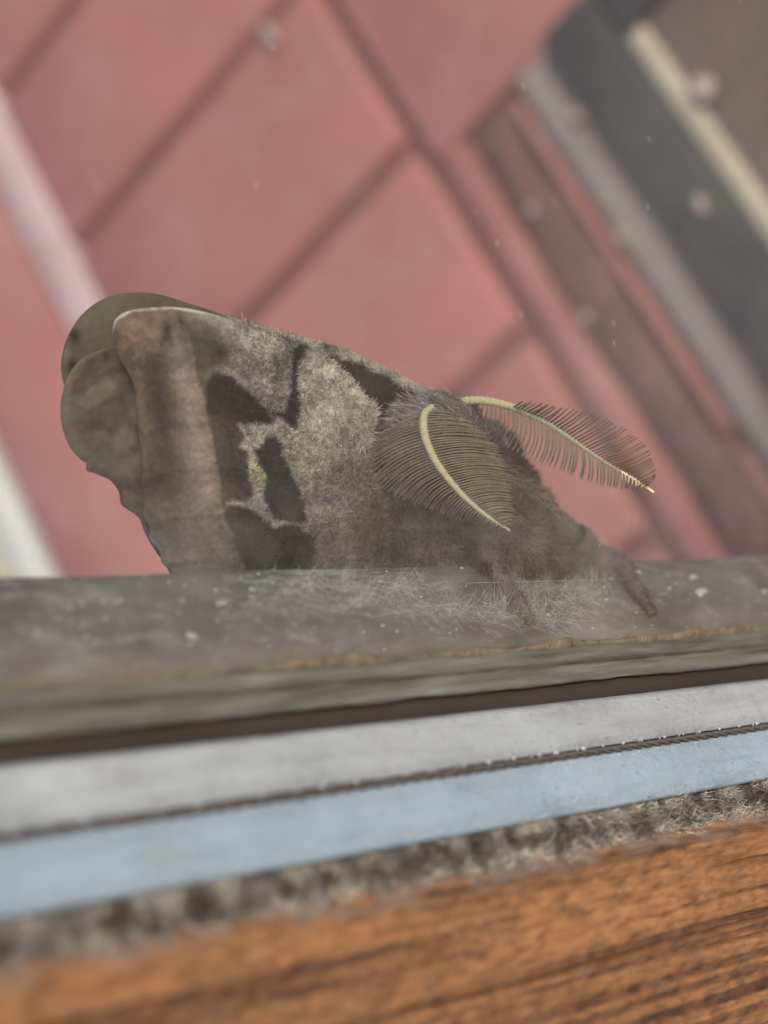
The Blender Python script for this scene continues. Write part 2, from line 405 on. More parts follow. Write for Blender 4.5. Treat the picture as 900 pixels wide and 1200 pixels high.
def strip_material(name, ca, cb, stain, rough):
    """worn painted metal: blotches, long scuffs, brown stains, grime specks"""
    m, t, b = mat_new(name); N, Lk = t.nodes, t.links; tc = N.new('ShaderNodeTexCoord')
    def noise(s_, d, r, st):
        mp = N.new('ShaderNodeMapping'); mp.inputs['Scale'].default_value = st; Lk.new(tc.outputs['Object'], mp.inputs[0])
        n = N.new('ShaderNodeTexNoise'); n.inputs['Scale'].default_value = s_; n.inputs['Detail'].default_value = d; n.inputs['Roughness'].default_value = r
        Lk.new(mp.outputs[0], n.inputs['Vector']); return n.outputs[0]
    def ramp(v, a, bb, hi=1.0):
        r = N.new('ShaderNodeMapRange'); r.inputs['From Min'].default_value = a; r.inputs['From Max'].default_value = bb; r.inputs['To Max'].default_value = hi
        Lk.new(v, r.inputs['Value']); return r.outputs[0]
    def mix(f, a, bb):
        x = N.new('ShaderNodeMix'); x.data_type = 'RGBA'; Lk.new(f, x.inputs['Factor'])
        for k, c in (('A', a), ('B', bb)):
            if isinstance(c, tuple): x.inputs[k].default_value = (*c, 1)
            else: Lk.new(c, x.inputs[k])
        return x.outputs['Result']
    c = mix(ramp(noise(75, 7, .65, (1, 1, .6)), .36, .64), ca, cb)
    c = mix(ramp(noise(420, 6, .6, (1, 1, .10)), .52, .70, .55), c, tuple(np.array(ca)*.62))
    c = mix(ramp(noise(110, 8, .75, (1, 1, .5)), .55, .72, .75), c, stain)
    c = mix(ramp(noise(900, 4, .6, (1, 1, .7)), .64, .72, .6), c, (.12, .10, .08))
    Lk.new(c, b.inputs['Base Color']); Lk.new(ramp(noise(160, 6, .7, (1, 1, .5)), .2, .8, rough*2), b.inputs['Roughness'])
    b.inputs['Metallic'].default_value = .15
    bp = N.new('ShaderNodeBump'); bp.inputs['Distance'].default_value = .0004
    Lk.new(noise(420, 9, .72, (1, 1, .6)), bp.inputs['Height']); Lk.new(bp.outputs[0], b.inputs['Normal'])
    return m
MT['silver'] = strip_material('worn_grey_metal', (.44, .49, .51), (.34, .38, .39), (.27, .235, .185), .36)
MT['blue'] = strip_material('worn_sky_tinted_vinyl', (.36, .465, .54), (.29, .385, .45), (.34, .355, .34), .32)  # blue of the reflected sky put into the strip's own colour
MT['seam'] = simple('seam_groove', (.12, .095, .08), .9, scale=500, c2=(.08, .065, .055))
MT['fibre'] = simple('pile_fibre', (1, 1, 1), .9, attr=True, noise=.05, scale=800)
MT['wood'] = simple('weathered_wood', (1, 1, 1), .72, attr=True, noise=.30, scale=1000, bump=.00035, bscale=1500, spec=.25, stretch=(1, 1, .25))

base_j = J(-.02, .19, -.25)
win = thing('glazed_door', base_j, 'dusty glass pane in a weathered grey rail with a green grey gasket', 'door')
extrude('rail', rail_poly, MT['rail'], win, 260, .00022, 90, 3, attrs={'foot': lambda X, Y: np.clip(1.25*np.exp(-((X+.0212)/.0034)**2), 0, 1)})   # dried dirt settled along the foot of the rail
extrude('gasket', gk_poly, MT['gasket'], win, 420, .00042, 130, 8)
# irregular dried putty where the glass meets the gasket
nz = 700; zz = np.linspace(-.40, .08, nz)
th = np.linspace(0, 2*np.pi, 10, endpoint=False)
rad = .00048*np.clip(-.15 + 1.7*fbm(zz*110, 0*zz, 0, 21, 5), .12, 2); cx = -.0201 + .0009*(fbm(zz*90, 0*zz, 3, 22, 4)-.5)
V = J(cx[:, None] - .0003 + rad[:, None]*np.cos(th)*2.0*(.7+.6*fbm(zz[:, None]*900, th[None]*2, 0, 23, 3)), .1824 + rad[:, None]*np.sin(th)*(.7+.6*fbm(zz[:, None]*900, th[None]*2, 7, 23, 3)), zz[:, None]).reshape(-1, 3)
mk('putty_bead', V, grid_faces(nz, 10, True), MT['putty'], win)

fr = thing('metal_frame', J(-.035, .175, -.25), 'silver and sky-tinted metal frame strip with a serrated seam between gasket and pile', 'door frame')
o = extrude('recess', [(-.0240, .1850), (-.0247, .1797), (-.0290, .1768), (-.0290, .1850)], MT['gap'], fr, 60, .0002, 60, 5)
tag(o, 'dark brown recess under the gasket')
extrude('upper_strip', [(-.02800, .1840), (-.02800, .1760), (-.02815, .1753), (-.02845, .1749), (-.0312, .1724), (-.0338, .1703), (-.0340, .1705), (-.0340, .1840)], MT['silver'], fr, 200, .00006, 60, 11)
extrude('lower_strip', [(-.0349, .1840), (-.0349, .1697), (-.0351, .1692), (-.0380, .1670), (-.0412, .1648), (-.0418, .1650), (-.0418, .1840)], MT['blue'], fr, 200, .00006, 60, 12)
extrude('seam', [(-.0336, .1800), (-.0337, .1712), (-.0353, .1702), (-.0355, .1800)], MT['seam'], fr, 2)
ico = bmesh.new(); bmesh.ops.create_icosphere(ico, subdivisions=1, radius=1)
IV = np.array([v.co[:] for v in ico.verts]); IF = [[v.index for v in f.verts] for f in ico.faces]; ico.free()
MT['cord'] = simple('brown_grey_cord', (.115, .095, .08), .9, scale=900, c2=(.06, .048, .04))
zc_ = np.arange(-.33, .06, .0004)
for ph in (0, math.pi):
    a_ = zc_*2*math.pi/.0052 + ph + .5*np.sin(zc_*130)
    V, Fc = tube(J(-.03455 + .00030*np.cos(a_), .1697 + .00030*np.sin(a_), zc_), .00030*(.8+.4*fbm(zc_*700, zc_*0, ph, 33, 3)), 6)
    mk('cord', V, Fc, MT['cord'], fr)
B = Bag(); z = -.33
while z < .06:
    for (x, y), ph, k0 in (((-.0338, .1699), 0, 1.0), ((-.0352, .1690), .0026, .62)):
        s = .00032*k0*(.6+.7*rng.random())
        B.add(J(x + IV[:, 0]*s, y + IV[:, 1]*s, z + ph + rng.normal()*.0004 + IV[:, 2]*s*(.9+.9*rng.random())), IF)
        if rng.random() < .8:                                  # frayed tick beside the cord
            q0 = J(x-.0002, y, z+ph+.0012); q1 = J(x + (.0006 if k0 == 1 else -.0006), y-.0002, z+ph+.0012+rng.normal()*.0004)
            V, Fc = tube(np.array([q0, (q0+q1)/2, q1]), [.00013, .0001, .00005], 4); B.add(V, Fc)
    z += .0052*(.92+.16*rng.random())
o = B.make('serration', MT['silver'], fr); o['kind'] = 'stuff'

# pile weatherstrip: backing and loose fibres
ps = thing('pile_weatherstrip', J(-.044, .168, -.25), 'frayed grey brown fuzzy pile strip between blue strip and wood', 'weatherstrip')
MT['pileback'] = simple('pile_backing', (.10, .085, .07), .95, scale=300, c2=(.06, .05, .042), bump=.001, bscale=600)
extrude('backing', [(-.0416, .184), (-.0416, .1668), (-.0424, .1664), (-.0433, .1659), (-.0443, .1654), (-.0453, .1649), (-.0463, .1644), (-.0475, .1640), (-.0480, .184)], MT['pileback'], ps, 900, .0011, 420, 31)
n = 110000
zr = rng.uniform(-.33, .05, n); u = rng.random(n)
x0 = -.0413 - u*.0068; y0 = .1667 - u*.0040
cl = fbm(zr*620, u*4.5, 0, 41, 4); cl2 = fbm(zr*160, u*1.3, 0, 44, 3)
hgt = .0010*(.3 + 1.5*cl2)*(.5+1.0*rng.random(n))
th = rng.normal(size=n)*.75 + (fbm(zr*260, u*2, 5, 48, 2)-.5)*7
dj = np.stack([.35 + .5*np.cos(th)-.75*u, -.9+0*th, .8*np.sin(th)], 1) + rng.normal(size=(n, 3))*.6
dj /= np.linalg.norm(dj, axis=1)[:, None]
ca, cb, cc = np.array([.47, .42, .335]), np.array([.09, .07, .052]), np.array([.33, .305, .285])
m1 = smooth(.38, .62, cl)[:, None]; m2 = smooth(.45, .65, fbm(zr*500, u*3, 9, 55, 3))[:, None]
lay_u = np.exp(-((u-.45-.25*(cl2-.5))/.22)**2)[:, None]; low = smooth(.62, .9, u)[:, None]
m1 = np.clip(m1*1.1 - .65*lay_u + .25*(1-lay_u), 0, 1)
col = (cb*(1-m1) + (ca*(1-low)+cc*low)*m1)*(1-.35*m2) + cc*.35*m2
col = col*(.35 + 1.3*rng.random((n, 1)))
strands(J(x0, y0, zr), dj @ RJ.T, hgt, .00005+.00005*rng.random(n), (rng.normal(size=(n, 3))*.0006), col, 'fibres', MT['fibre'], ps)

# wood trim: grain as real ridges running along the jamb
wd = thing('wooden_trim', J(-.07, .16, -.25), 'weathered orange brown wooden trim board with coarse grain in the foreground', 'trim')
nu, nz = 210, 620
s = np.linspace(0, 1, nu); zz = np.linspace(-.34, .06, nz)
wx = -.0462 - s*.040; wy = .1632 - .0022*smooth(0, .05, s) - s*.0118
S, Z = np.meshgrid(wx, zz, indexing='ij')
warp = (fbm(Z*9, S*30, 0, 61, 3)-.5)*.004
g1 = fbm((S+warp)*700, Z*14, 0, 62, 4); g2 = fbm((S+warp)*260, Z*9, 0, 63, 3); g3 = fbm(S*1500, Z*420, 0, 64, 4); g4 = fbm(S*420, Z*190, 2, 68, 4)
hgt = (g1-.5)*.0005 + (g2-.5)*.0004 + (g3-.5)*.0007 + (g4-.5)*.0005
V = J(S, wy[:, None] - hgt, Z).reshape(-1, 3)
pores = smooth(.56, .70, g1)*smooth(.42, .6, fbm(S*500, Z*70, 0, 66, 3))
spk = smooth(.54, .70, fbm(S*1300+Z*90, Z*380, 6, 78, 4)); fine = smooth(.44, .66, fbm((S+warp*.4)*1050, Z*8, 0, 79, 3))
dk = np.clip(smooth(.45, .70, g2)*.22 + pores*.35 + fine*.60 + spk*.32, 0, 1)[..., None]
lo, hi, gr = np.array([.075, .040, .024]), np.array([.285, .137, .057]), np.array([.34, .24, .17])
col = hi*(.72+.5*fbm(S*220, Z*60, 4, 67, 4)[..., None])*(1-dk) + lo*dk
gy = smooth(.66, .8, fbm(S*700, Z*330, 1, 69, 4))[..., None]; col = col*(1-.18*gy) + gr*.18*gy
crk = smooth(.62, .72, fbm((S+warp)*620, Z*5, 0, 76, 3))*smooth(.35, .6, fbm(S*200, Z*18, 0, 77, 3)); hgt2 = crk*.0006; crk = crk[..., None]; col = col*(1-.5*crk) + lo*.8*.5*crk
V = J(S, wy[:, None] - hgt + hgt2, Z).reshape(-1, 3)
dirt = (1-smooth(.0, .07, s))[:, None, None]*smooth(.35, .6, fbm(S*600, Z*250, 1, 70, 3))[..., None]
col = col*(1-.8*dirt) + np.array([.2, .175, .15])*.8*dirt
# close the board: back edge and far side
Vb = J(np.stack([wx[[0, -1]]]*1)[0][:, None], .19, zz[None]).reshape(-1, 3)
Fq = grid_faces(nu, nz); nb = nu*nz
F2 = [tuple(f) for f in Fq]
for k in range(nz-1):
    F2.append((k, k+1, nb+k+1, nb+k)); F2.append(((nu-1)*nz+k, nb+nz+k, nb+nz+k+1, (nu-1)*nz+k+1)); F2.append((nb+k, nb+k+1, nb+nz+k+1, nb+nz+k))
col = np.vstack([col.reshape(-1, 3), np.tile(hi*.7, (2*nz, 1))])
mk('board', np.vstack([V, Vb]), F2, MT['wood'], wd, col)

# ------------------------------------------------------------------ glass pane with dust on it
def glass_material():
    m, t, b = mat_new('dusty_glass'); N, Lk = t.nodes, t.links; N.remove(b)
    out = N['Material Output']; tc = N.new('ShaderNodeTexCoord')
    def noise(s, d=5, r=.6, stretch=(1, 1, 1)):
        mp = N.new('ShaderNodeMapping'); mp.inputs['Scale'].default_value = stretch; Lk.new(tc.outputs['Object'], mp.inputs[0])
        n = N.new('ShaderNodeTexNoise'); n.inputs['Scale'].default_value = s; n.inputs['Detail'].default_value = d
        n.inputs['Roughness'].default_value = r; Lk.new(mp.outputs[0], n.inputs['Vector']); return n.outputs[0]
    def rng_(v, a, bb, c, d):
        r = N.new('ShaderNodeMapRange'); r.inputs['From Min'].default_value = a; r.inputs['From Max'].default_value = bb
        r.inputs['To Min'].default_value = c; r.inputs['To Max'].default_value = d; Lk.new(v, r.inputs['Value']); return r.outputs[0]
    def op(o, a, bb):
        x = N.new('ShaderNodeMath'); x.operation = o
        for k, v in enumerate((a, bb)):
            if isinstance(v, (int, float)): x.inputs[k].default_value = v
            else: Lk.new(v, x.inputs[k])
        return x.outputs[0]
    at = N.new('ShaderNodeAttribute'); at.attribute_name = 'seal'
    near = op('POWER', 2.718, op('MULTIPLY', at.outputs['Fac'], -48.0))      # dirt gathers towards the seal
    film = rng_(noise(45, 5), .3, .7, .03, .065)  # even dust film, also imitating the pane's reflected veil
    smear = op('MULTIPLY', near, rng_(noise(105, 7, .68, (1, 1, .55)), .42, .66, .02, .25))
    vo = N.new('ShaderNodeTexVoronoi'); vo.inputs['Scale'].default_value = 190; Lk.new(tc.outputs['Object'], vo.inputs['Vector'])
    spots = op('MULTIPLY', rng_(vo.outputs['Distance'], .06, .15, .22, 0), rng_(noise(70, 2), .52, .62, 0, 1))
    sm = N.new('ShaderNodeAttribute'); sm.attribute_name = 'smudge'
    cloud = op('MULTIPLY', sm.outputs['Fac'], rng_(noise(210, 9, .72, (1, 1, .8)), .42, .66, .01, .24))
    fa = N.new('ShaderNodeAttribute'); fa.attribute_name = 'film'
    wide = op('MULTIPLY', fa.outputs['Fac'], rng_(noise(38, 6, .65, (1, 1, .5)), .3, .7, .45, 1.25))
    fac = op('ADD', op('ADD', op('ADD', op('ADD', film, smear), spots), cloud), wide)
    tr = N.new('ShaderNodeBsdfTransparent'); tr.inputs[0].default_value = (.97, .98, .97, 1)
    df = N.new('ShaderNodeBsdfDiffuse'); df.inputs[0].default_value = (.66, .65, .60, 1)
    tl = N.new('ShaderNodeBsdfTranslucent'); tl.inputs[0].default_value = (.66, .65, .60, 1)
    dm_ = N.new('ShaderNodeMixShader'); dm_.inputs[0].default_value = .5; Lk.new(df.outputs[0], dm_.inputs[1]); Lk.new(tl.outputs[0], dm_.inputs[2])
    gl = N.new('ShaderNodeBsdfGlossy'); gl.inputs['Roughness'].default_value = .03
    fz = N.new('ShaderNodeFresnel'); fz.inputs[0].default_value = 1.25
    m1 = N.new('ShaderNodeMixShader'); Lk.new(fz.outputs[0], m1.inputs[0]); Lk.new(tr.outputs[0], m1.inputs[1]); Lk.new(gl.outputs[0], m1.inputs[2])
    m2 = N.new('ShaderNodeMixShader'); Lk.new(fac, m2.inputs[0]); Lk.new(m1.outputs[0], m2.inputs[1]); Lk.new(dm_.outputs[0], m2.inputs[2])
    Lk.new(m2.outputs[0], out.inputs[0]); return m
def clear_material():
    m, t, b = mat_new('clean_glass_side'); N, Lk = t.nodes, t.links; N.remove(b)
    tr = N.new('ShaderNodeBsdfTransparent'); tr.inputs[0].default_value = (.98, .99, .985, 1)
    Lk.new(tr.outputs[0], N['Material Output'].inputs[0]); return m
MT['glass'] = glass_material(); MT['clear'] = clear_material()
nx, nz = 60, 260
gx = np.linspace(-.0206, .16, nx); gz = np.linspace(Z0, Z1, nz)
GX, GZ = np.meshgrid(gx, gz, indexing='ij')
Vf = J(GX, .1826, GZ).reshape(-1, 3); Vk = J(GX, .1832, GZ).reshape(-1, 3); n0 = len(Vf)
Fq = [tuple(f) for f in grid_faces(nx, nz)]; Fb = [tuple(n0+k for k in f[::-1]) for f in grid_faces(nx, nz)]
ring = [i*nz for i in range(nx)] + [(nx-1)*nz+k for k in range(1, nz)] + [i*nz+nz-1 for i in range(nx-2, -1, -1)] + [k for k in range(nz-2, 0, -1)]
Fs = [(ring[k], ring[(k+1) % len(ring)], n0+ring[(k+1) % len(ring)], n0+ring[k]) for k in range(len(ring))]
xg_, yg_, _z = to_px(Vf)
SMG = sum(w_*np.exp(-((xg_-cx_)/sx_)**2-((yg_-cy_)/sy_)**2) for cx_, cy_, sx_, sy_, w_ in ((520, 640, 95, 40, .4), (640, 695, 80, 35, .9), (450, 705, 110, 30, .8), (330, 640, 90, 40, .45), (690, 640, 60, 30, .4), (250, 625, 70, 40, .4)))   # a wiped smudge of dust on the pane
FLM = .11*np.exp(-((xg_-800)/230)**2-((yg_-330)/330)**2)      # dirt film thicker on one side, doubling as a hazy reflection
gp = mk('glass_pane', np.vstack([Vf, Vk]), Fq+Fb+Fs, MT['glass'], win, smoothed=False, attrs={'seal': np.r_[(GX+.0206).ravel()]*1.0 if False else np.r_[(GX+.0206).ravel(), (GX+.0206).ravel()], 'smudge': np.r_[SMG, SMG], 'film': np.r_[FLM, FLM]})
gp.data.materials.append(MT['clear'])
mi = np.zeros(len(gp.data.polygons), np.int32); mi[len(Fq):] = 1; gp.data.polygons.foreach_set('material_index', mi)

# ------------------------------------------------------------------ the moth
moth = thing('moth', P(500, 620, .318), 'large furry brown moth with feathery antennae clinging behind the grey rail', 'moth')
MT['scales'] = simple('wing_scales', (1, 1, 1), .85, attr=True, noise=.10, scale=900, bump=.00012, bscale=2600, spec=.15)
MT['fur'] = simple('moth_fur', (1, 1, 1), .85, attr=True, noise=.0, scale=900, spec=.15)
MT['skin'] = simple('moth_body', (.17, .135, .105), .9, scale=500, c2=(.12, .092, .07), bump=.0003, bscale=1500)
MT['rachis'] = simple('pale_yellow_rachis', (.76, .68, .42), .75, scale=1500, c2=(.60, .51, .29), spec=.15)
MT['barb'] = simple('tan_barb', (.38, .30, .19), .6, scale=900, c2=(.26, .20, .125), spec=.3)
MT['leg'] = simple('furry_leg', (.20, .14, .105), .9, scale=700, c2=(.27, .20, .15), bump=.0004, bscale=1800)

def coons(top, bot, left, right, nu, nv):
    """surface patch (px, py, z) between four boundary curves; top/bot run left->right, left/right run top->bottom"""
    T, Bt, Lf, Rt = spline(top, nu), spline(bot, nu), spline(left, nv), spline(right, nv)
    u = np.linspace(0, 1, nu)[:, None, None]; v = np.linspace(0, 1, nv)[None, :, None]
    S = (1-v)*T[:, None] + v*Bt[:, None] + (1-u)*Lf[None] + u*Rt[None]
    S = S - ((1-u)*(1-v)*T[0] + u*(1-v)*T[-1] + (1-u)*v*Bt[0] + u*v*Bt[-1])
    return S
def zw(x): return .301 + (np.asarray(x)-430)*.00005
def wing(name, S, colfn, label=None):
    nu, nv = S.shape[:2]
    V = P(S[..., 0], S[..., 1], S[..., 2]).reshape(-1, 3)
    col = colfn(S[..., 0], S[..., 1]).reshape(-1, 3)
    o = mk(name, V, grid_faces(nu, nv), MT['scales'], moth, col)
    sd = o.modifiers.new('thickness', 'SOLIDIFY'); sd.thickness = .00012; sd.offset = 0
    if label: o['label'] = label
    return o
def lay(col, mask, c):
    return col*(1-mask[..., None]) + np.asarray(c)*mask[..., None]
def inside(x, y, poly, soft=2.5, wob=3.0, seed=80):
    d = poly_sd(x, y, poly) + (fbm(x/14, y/14, 0, seed, 3)-.5)*2*wob
    return 1 - smooth(-soft, soft, d)

C_band, C_brown, C_fur = np.array([.225, .163, .115]), np.array([.082, .055, .034]), np.array([.57, .51, .415])
C_dark, C_grey, C_yel = np.array([.028, .019, .012]), np.array([.155, .138, .115]), np.array([.52, .43, .25])
line = [(206, 362), (222, 395), (229, 430), (238, 470), (246, 505), (252, 540), (259, 578), (264, 610), (274, 640), (290, 668), (300, 730)]
ly = np.array([p[1] for p in line], float); lx = np.array([p[0] for p in line], float)
PD = dict(
    tri=[(250, 436), (272, 442), (300, 468), (321, 490), (318, 499), (285, 497), (258, 498), (243, 485), (240, 455)],
    A=[(246, 486), (278, 494), (286, 512), (279, 524), (292, 527), (291, 552), (298, 580), (288, 588), (268, 584), (256, 560), (250, 525)],
    yel=[(292, 527), (301, 542), (312, 560), (311, 573), (301, 567), (293, 548)],
    Bp=[(299, 528), (309, 524), (311, 514), (322, 512), (331, 520), (330, 530), (345, 560), (357, 588), (362, 612), (338, 612), (322, 606), (312, 585), (311, 572), (314, 560), (305, 545)],
    Cp=[(261, 600), (270, 592), (288, 594), (306, 604), (322, 618), (345, 613), (358, 622), (371, 630), (369, 650), (366, 680), (372, 730), (288, 730), (286, 668), (274, 635)],
    Dp=[(345, 408), (358, 400), (364, 410), (350, 424), (350, 450), (354, 478), (347, 503), (334, 494), (314, 482), (334, 483), (342, 462), (343, 430)])
def near_col(x, y):
    xr, yr = x*.83+y*.56+9*np.sin(y/23), y*.83-x*.56+9*np.sin(x/19)
    n1, n2, n3 = fbm(xr/40, yr/40, 0, 1, 4), fbm(xr/15, yr/15, 0, 2, 4), fbm(xr/5, yr/5, 0, 3, 3)
    xl = np.interp(y, ly, lx) + (n2-.5)*9
    c = np.zeros(x.shape+(3,)) + C_band
    # outer area, left of the line
    m = smooth(60, 18, xl-x+0*x) ; c = lay(c, (1-m)*.7, C_brown*1.7)
    c = lay(c, np.exp(-((x-182-(y-450)*.12)/17)**2)*smooth(385, 450, y)*smooth(600, 530, y)*.95, C_brown*.75)
    c = lay(c, np.exp(-((x-195)/30)**2-((y-572)/30)**2)*.8, C_brown*.8)
    c = lay(c, np.exp(-((xl-x-17)/13)**2)*smooth(375, 410, y)*smooth(650, 600, y)*.75, np.array([.33, .25, .195]))
    c = lay(c, smooth(575, 615, y)*.6*(x < 300), C_grey*.95)
    c = lay(c, np.exp(-((x-160)/22)**2-((y-388)/24)**2)*.6, np.array([.24, .135, .10]))
    c = lay(c, np.exp(-((x-196)/8)**2-((y-386)/15)**2)*.9, C_dark*1.2)
    c = lay(c, np.exp(-((x-213)/6)**2-((y-374)/13)**2)*.9, C_dark*1.2)
    c = lay(c, smooth(4, 1, np.abs(np.hypot(x-215, (y-580)*1.4)-52))*.0, C_fur)
    # inner side of the line
    r = smooth(-2, 3, x-xl)
    edge = np.exp(-(np.clip(x-xl, 0, 999)/30)**1.5)
    inn = lay(np.zeros(x.shape+(3,))+C_fur*.80, edge*.92, C_brown*1.15)
    inn = lay(inn, np.exp(-((x-240)/26)**2-((y-396)/30)**2)*.9, np.array([.13, .107, .095]))
    inn = lay(inn, np.exp(-((x-254)/15)**2-((y-414)/13)**2)*.85, C_dark*1.7)
    inn = lay(inn, np.exp(-((x-246)/18)**2-((y-440)/28)**2)*.6, C_brown*1.4)
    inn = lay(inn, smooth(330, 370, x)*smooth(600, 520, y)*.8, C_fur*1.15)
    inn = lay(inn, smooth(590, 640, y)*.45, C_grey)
    inn = lay(inn, inside(x, y, [(279, 497), (322, 497), (337, 512), (316, 512), (301, 530), (315, 575), (323, 606), (346, 614), (320, 620), (300, 601), (266, 590), (296, 584), (291, 545), (280, 524), (289, 512)], 3, 2, 87)*.85, C_fur*1.1)
    inn = lay(inn, inside(x, y, PD['tri'], 4, 3, 81)*.95, C_dark*1.1)
    inn = lay(inn, inside(x, y, PD['A'], 3, 2.5, 82)*.9, C_brown*.95)
    inn = lay(inn, inside(x, y, PD['Bp'], 2.5, 2.0, 83)*.97, C_dark*.95)
    inn = lay(inn, inside(x, y, PD['Cp'], 3, 2.5, 84)*.93, C_dark*1.35)
    inn = lay(inn, inside(x, y, [(350, 612), (318, 612), (316, 730), (380, 730), (380, 612)], 6, 3, 89)*inside(x, y, PD['Cp'], 3, 2.5, 84)*.5, C_dark*.8)
    inn = lay(inn, inside(x, y, PD['Dp'], 2.5, 2.0, 85)*.95, C_dark*1.0)
    inn = lay(inn, inside(x, y, PD['yel'], 2, 1.0, 86)*.9, C_yel)
    c = c*(1-r[..., None]) + inn*r[..., None]
    ct = np.interp(x, [132, 136, 155, 200, 245, 300], [392, 374, 363.5, 360, 367, 385])
    c = lay(c, smooth(3.5, 1, y-ct+(n2-.5)*3)*smooth(260, 225, x)*.8, C_fur*1.05)
    c = lay(c, smooth(16, 3, y-np.interp(x, [355, 366, 402, 434], [409, 412, 440, 478]))*smooth(352, 366, x)*.8, C_fur*1.25)
    c = lay(c, smooth(490, 560, y)*smooth(325, 350, x)*(1-inside(x, y, PD['Bp'], 3, 2, 83))*(1-inside(x, y, PD['Cp'], 3, 2.5, 84))*.6, np.array([.30, .235, .18]))
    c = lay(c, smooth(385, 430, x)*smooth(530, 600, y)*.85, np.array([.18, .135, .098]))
    c = lay(c, smooth(600, 690, y)*smooth(355, 380, x)*.5, np.array([.22, .17, .125]))  # root fur falls to brown downward: dust and shade put into the colour
    g = fbm(x/3.2, y/3.2, 0, 4, 2); furry = smooth(235, 330, x)*(1-.4*smooth(560, 640, y))
    n1 = smooth(.34, .64, n1)
    return c*(.50+.50*n1+.50*n2)[..., None]*(.72+.56*n3)[..., None]*(1+(.5+furry)*.8*(g-.5))[..., None]

# near forewing
top = [(132, 392), (136, 374), (155, 363.5), (200, 360), (245, 367), (300, 385), (345, 403), (366, 412), (402, 440), (434, 478)]
left = [(132, 392), (140, 420), (156, 450), (162, 500), (166, 550), (169, 588), (168, 604), (175, 618), (176, 632), (187, 646), (190, 660), (206, 676), (226, 725)]
right = [(434, 478), (432, 500), (424, 528), (428, 556), (440, 590), (446, 640), (452, 725)]
bot = [(226, 725), (300, 735), (380, 735), (452, 725)]
z3 = lambda pts, dz: [(x, y, float(zw(x)+dz(x, y))) for x, y in pts]
nd = lambda x, y: .003 - .006*np.sin(np.clip((x-130)/300, 0, 1)*np.pi)*0 + .000030*(y-470) - .004*np.exp(-((y-400)/30.)**2)*0
S = coons(z3(top, nd), z3(bot, nd), z3(left, nd), z3(right, nd), 260, 300)
SX, SY = S[..., 0], S[..., 1]
uu = np.linspace(0, 1, 260)[:, None]; vv = np.linspace(0, 1, 300)[None]
S[..., 2] += -.0022*np.sin(np.pi*uu**.7)*np.sin(np.pi*np.clip(vv*1.1, 0, 1)**.8)          # belly of the wing
S[..., 2] += .0010*np.exp(-(vv/.03)**1.2)                                             # rolls back at the leading edge
for k, (a, b) in enumerate([(.05, .10), (.16, .24), (.28, .38), (.42, .52), (.56, .66), (.72, .80)]):   # wing veins
    cv = b + (a-b)*uu; S[..., 2] -= .00028*np.exp(-((vv-cv)/.012)**2)*(1-.5*uu)
S[..., 2] += .0016*(fbm((SX*.8+SY*.6)/45, (SY*.8-SX*.6)/55, 0, 90, 2)-.5)
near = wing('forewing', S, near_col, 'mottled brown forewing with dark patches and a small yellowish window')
NEAR_S = S

def far_col(x, y):
    xr, yr = x*.83+y*.56+9*np.sin(y/23), y*.83-x*.56+9*np.sin(x/19)
    n1, n2 = fbm(xr/30, yr/30, 0, 11, 4), fbm(xr/8, yr/8, 0, 12, 3)
    c = np.zeros(x.shape+(3,)) + np.array([.16, .120, .074])
    c = lay(c, smooth(180, 260, x)*smooth(420, 330, x)*.6, C_brown*1.2)
    c = lay(c, np.exp(-((x-185)/34)**2-((y-352)/9)**2)*.6, C_brown)
    c = lay(c, np.exp(-((x-87)/7)**2-((y-394)/10)**2)*1.0, C_dark)
    c = lay(c, np.exp(-((x-85)/7)**2-((y-430)/12)**2)*1.0, C_dark)
    c = lay(c, np.exp(-((x-78)/6)**2-((y-415)/7)**2)*.15, C_fur)
    yt = np.interp(x, [225, 270, 320, 372, 410, 455, 505], [357, 371, 386, 399, 411, 432, 457])
    rd = (y-yt) + (fbm(x/9, y/9, 0, 15, 3)-.5)*8
    c = lay(c, smooth(240, 300, x)*.9, C_fur)
    c = lay(c, smooth(8, 15, rd)*smooth(366, 380, x)*.95, C_brown*.5)
    c = lay(c, np.exp(-((x-385)/12)**2-((y-408)/6)**2)*.8, C_dark*1.3)
    return c*(.72+.34*n1+.24*n2)[..., None]
fd = lambda x, y: .0118
top = [(71.5, 432), (74, 412), (81, 392), (95, 370), (120, 351), (150, 343.5), (185, 345), (225, 357), (270, 371), (320, 386), (372, 399), (410, 411), (455, 432), (505, 457)]
bot = [(90, 475), (160, 500), (260, 540), (380, 560), (480, 540)]
left = [(71.5, 432), (75, 450), (90, 475)]
right = [(505, 457), (500, 490), (480, 540)]
S = coons(z3(top, fd), z3(bot, fd), z3(left, fd), z3(right, fd), 260, 90)
vv2 = np.linspace(0, 1, 90)[None]
S[..., 2] += .0009*np.exp(-(vv2/.04)**1.3) + .0008*(fbm(S[..., 0]/40, S[..., 1]/40, 0, 91, 3)-.5)
wing('forewing', S, far_col, 'far forewing seen as a rounded brown arc with two dark spots')
FAR_S = S

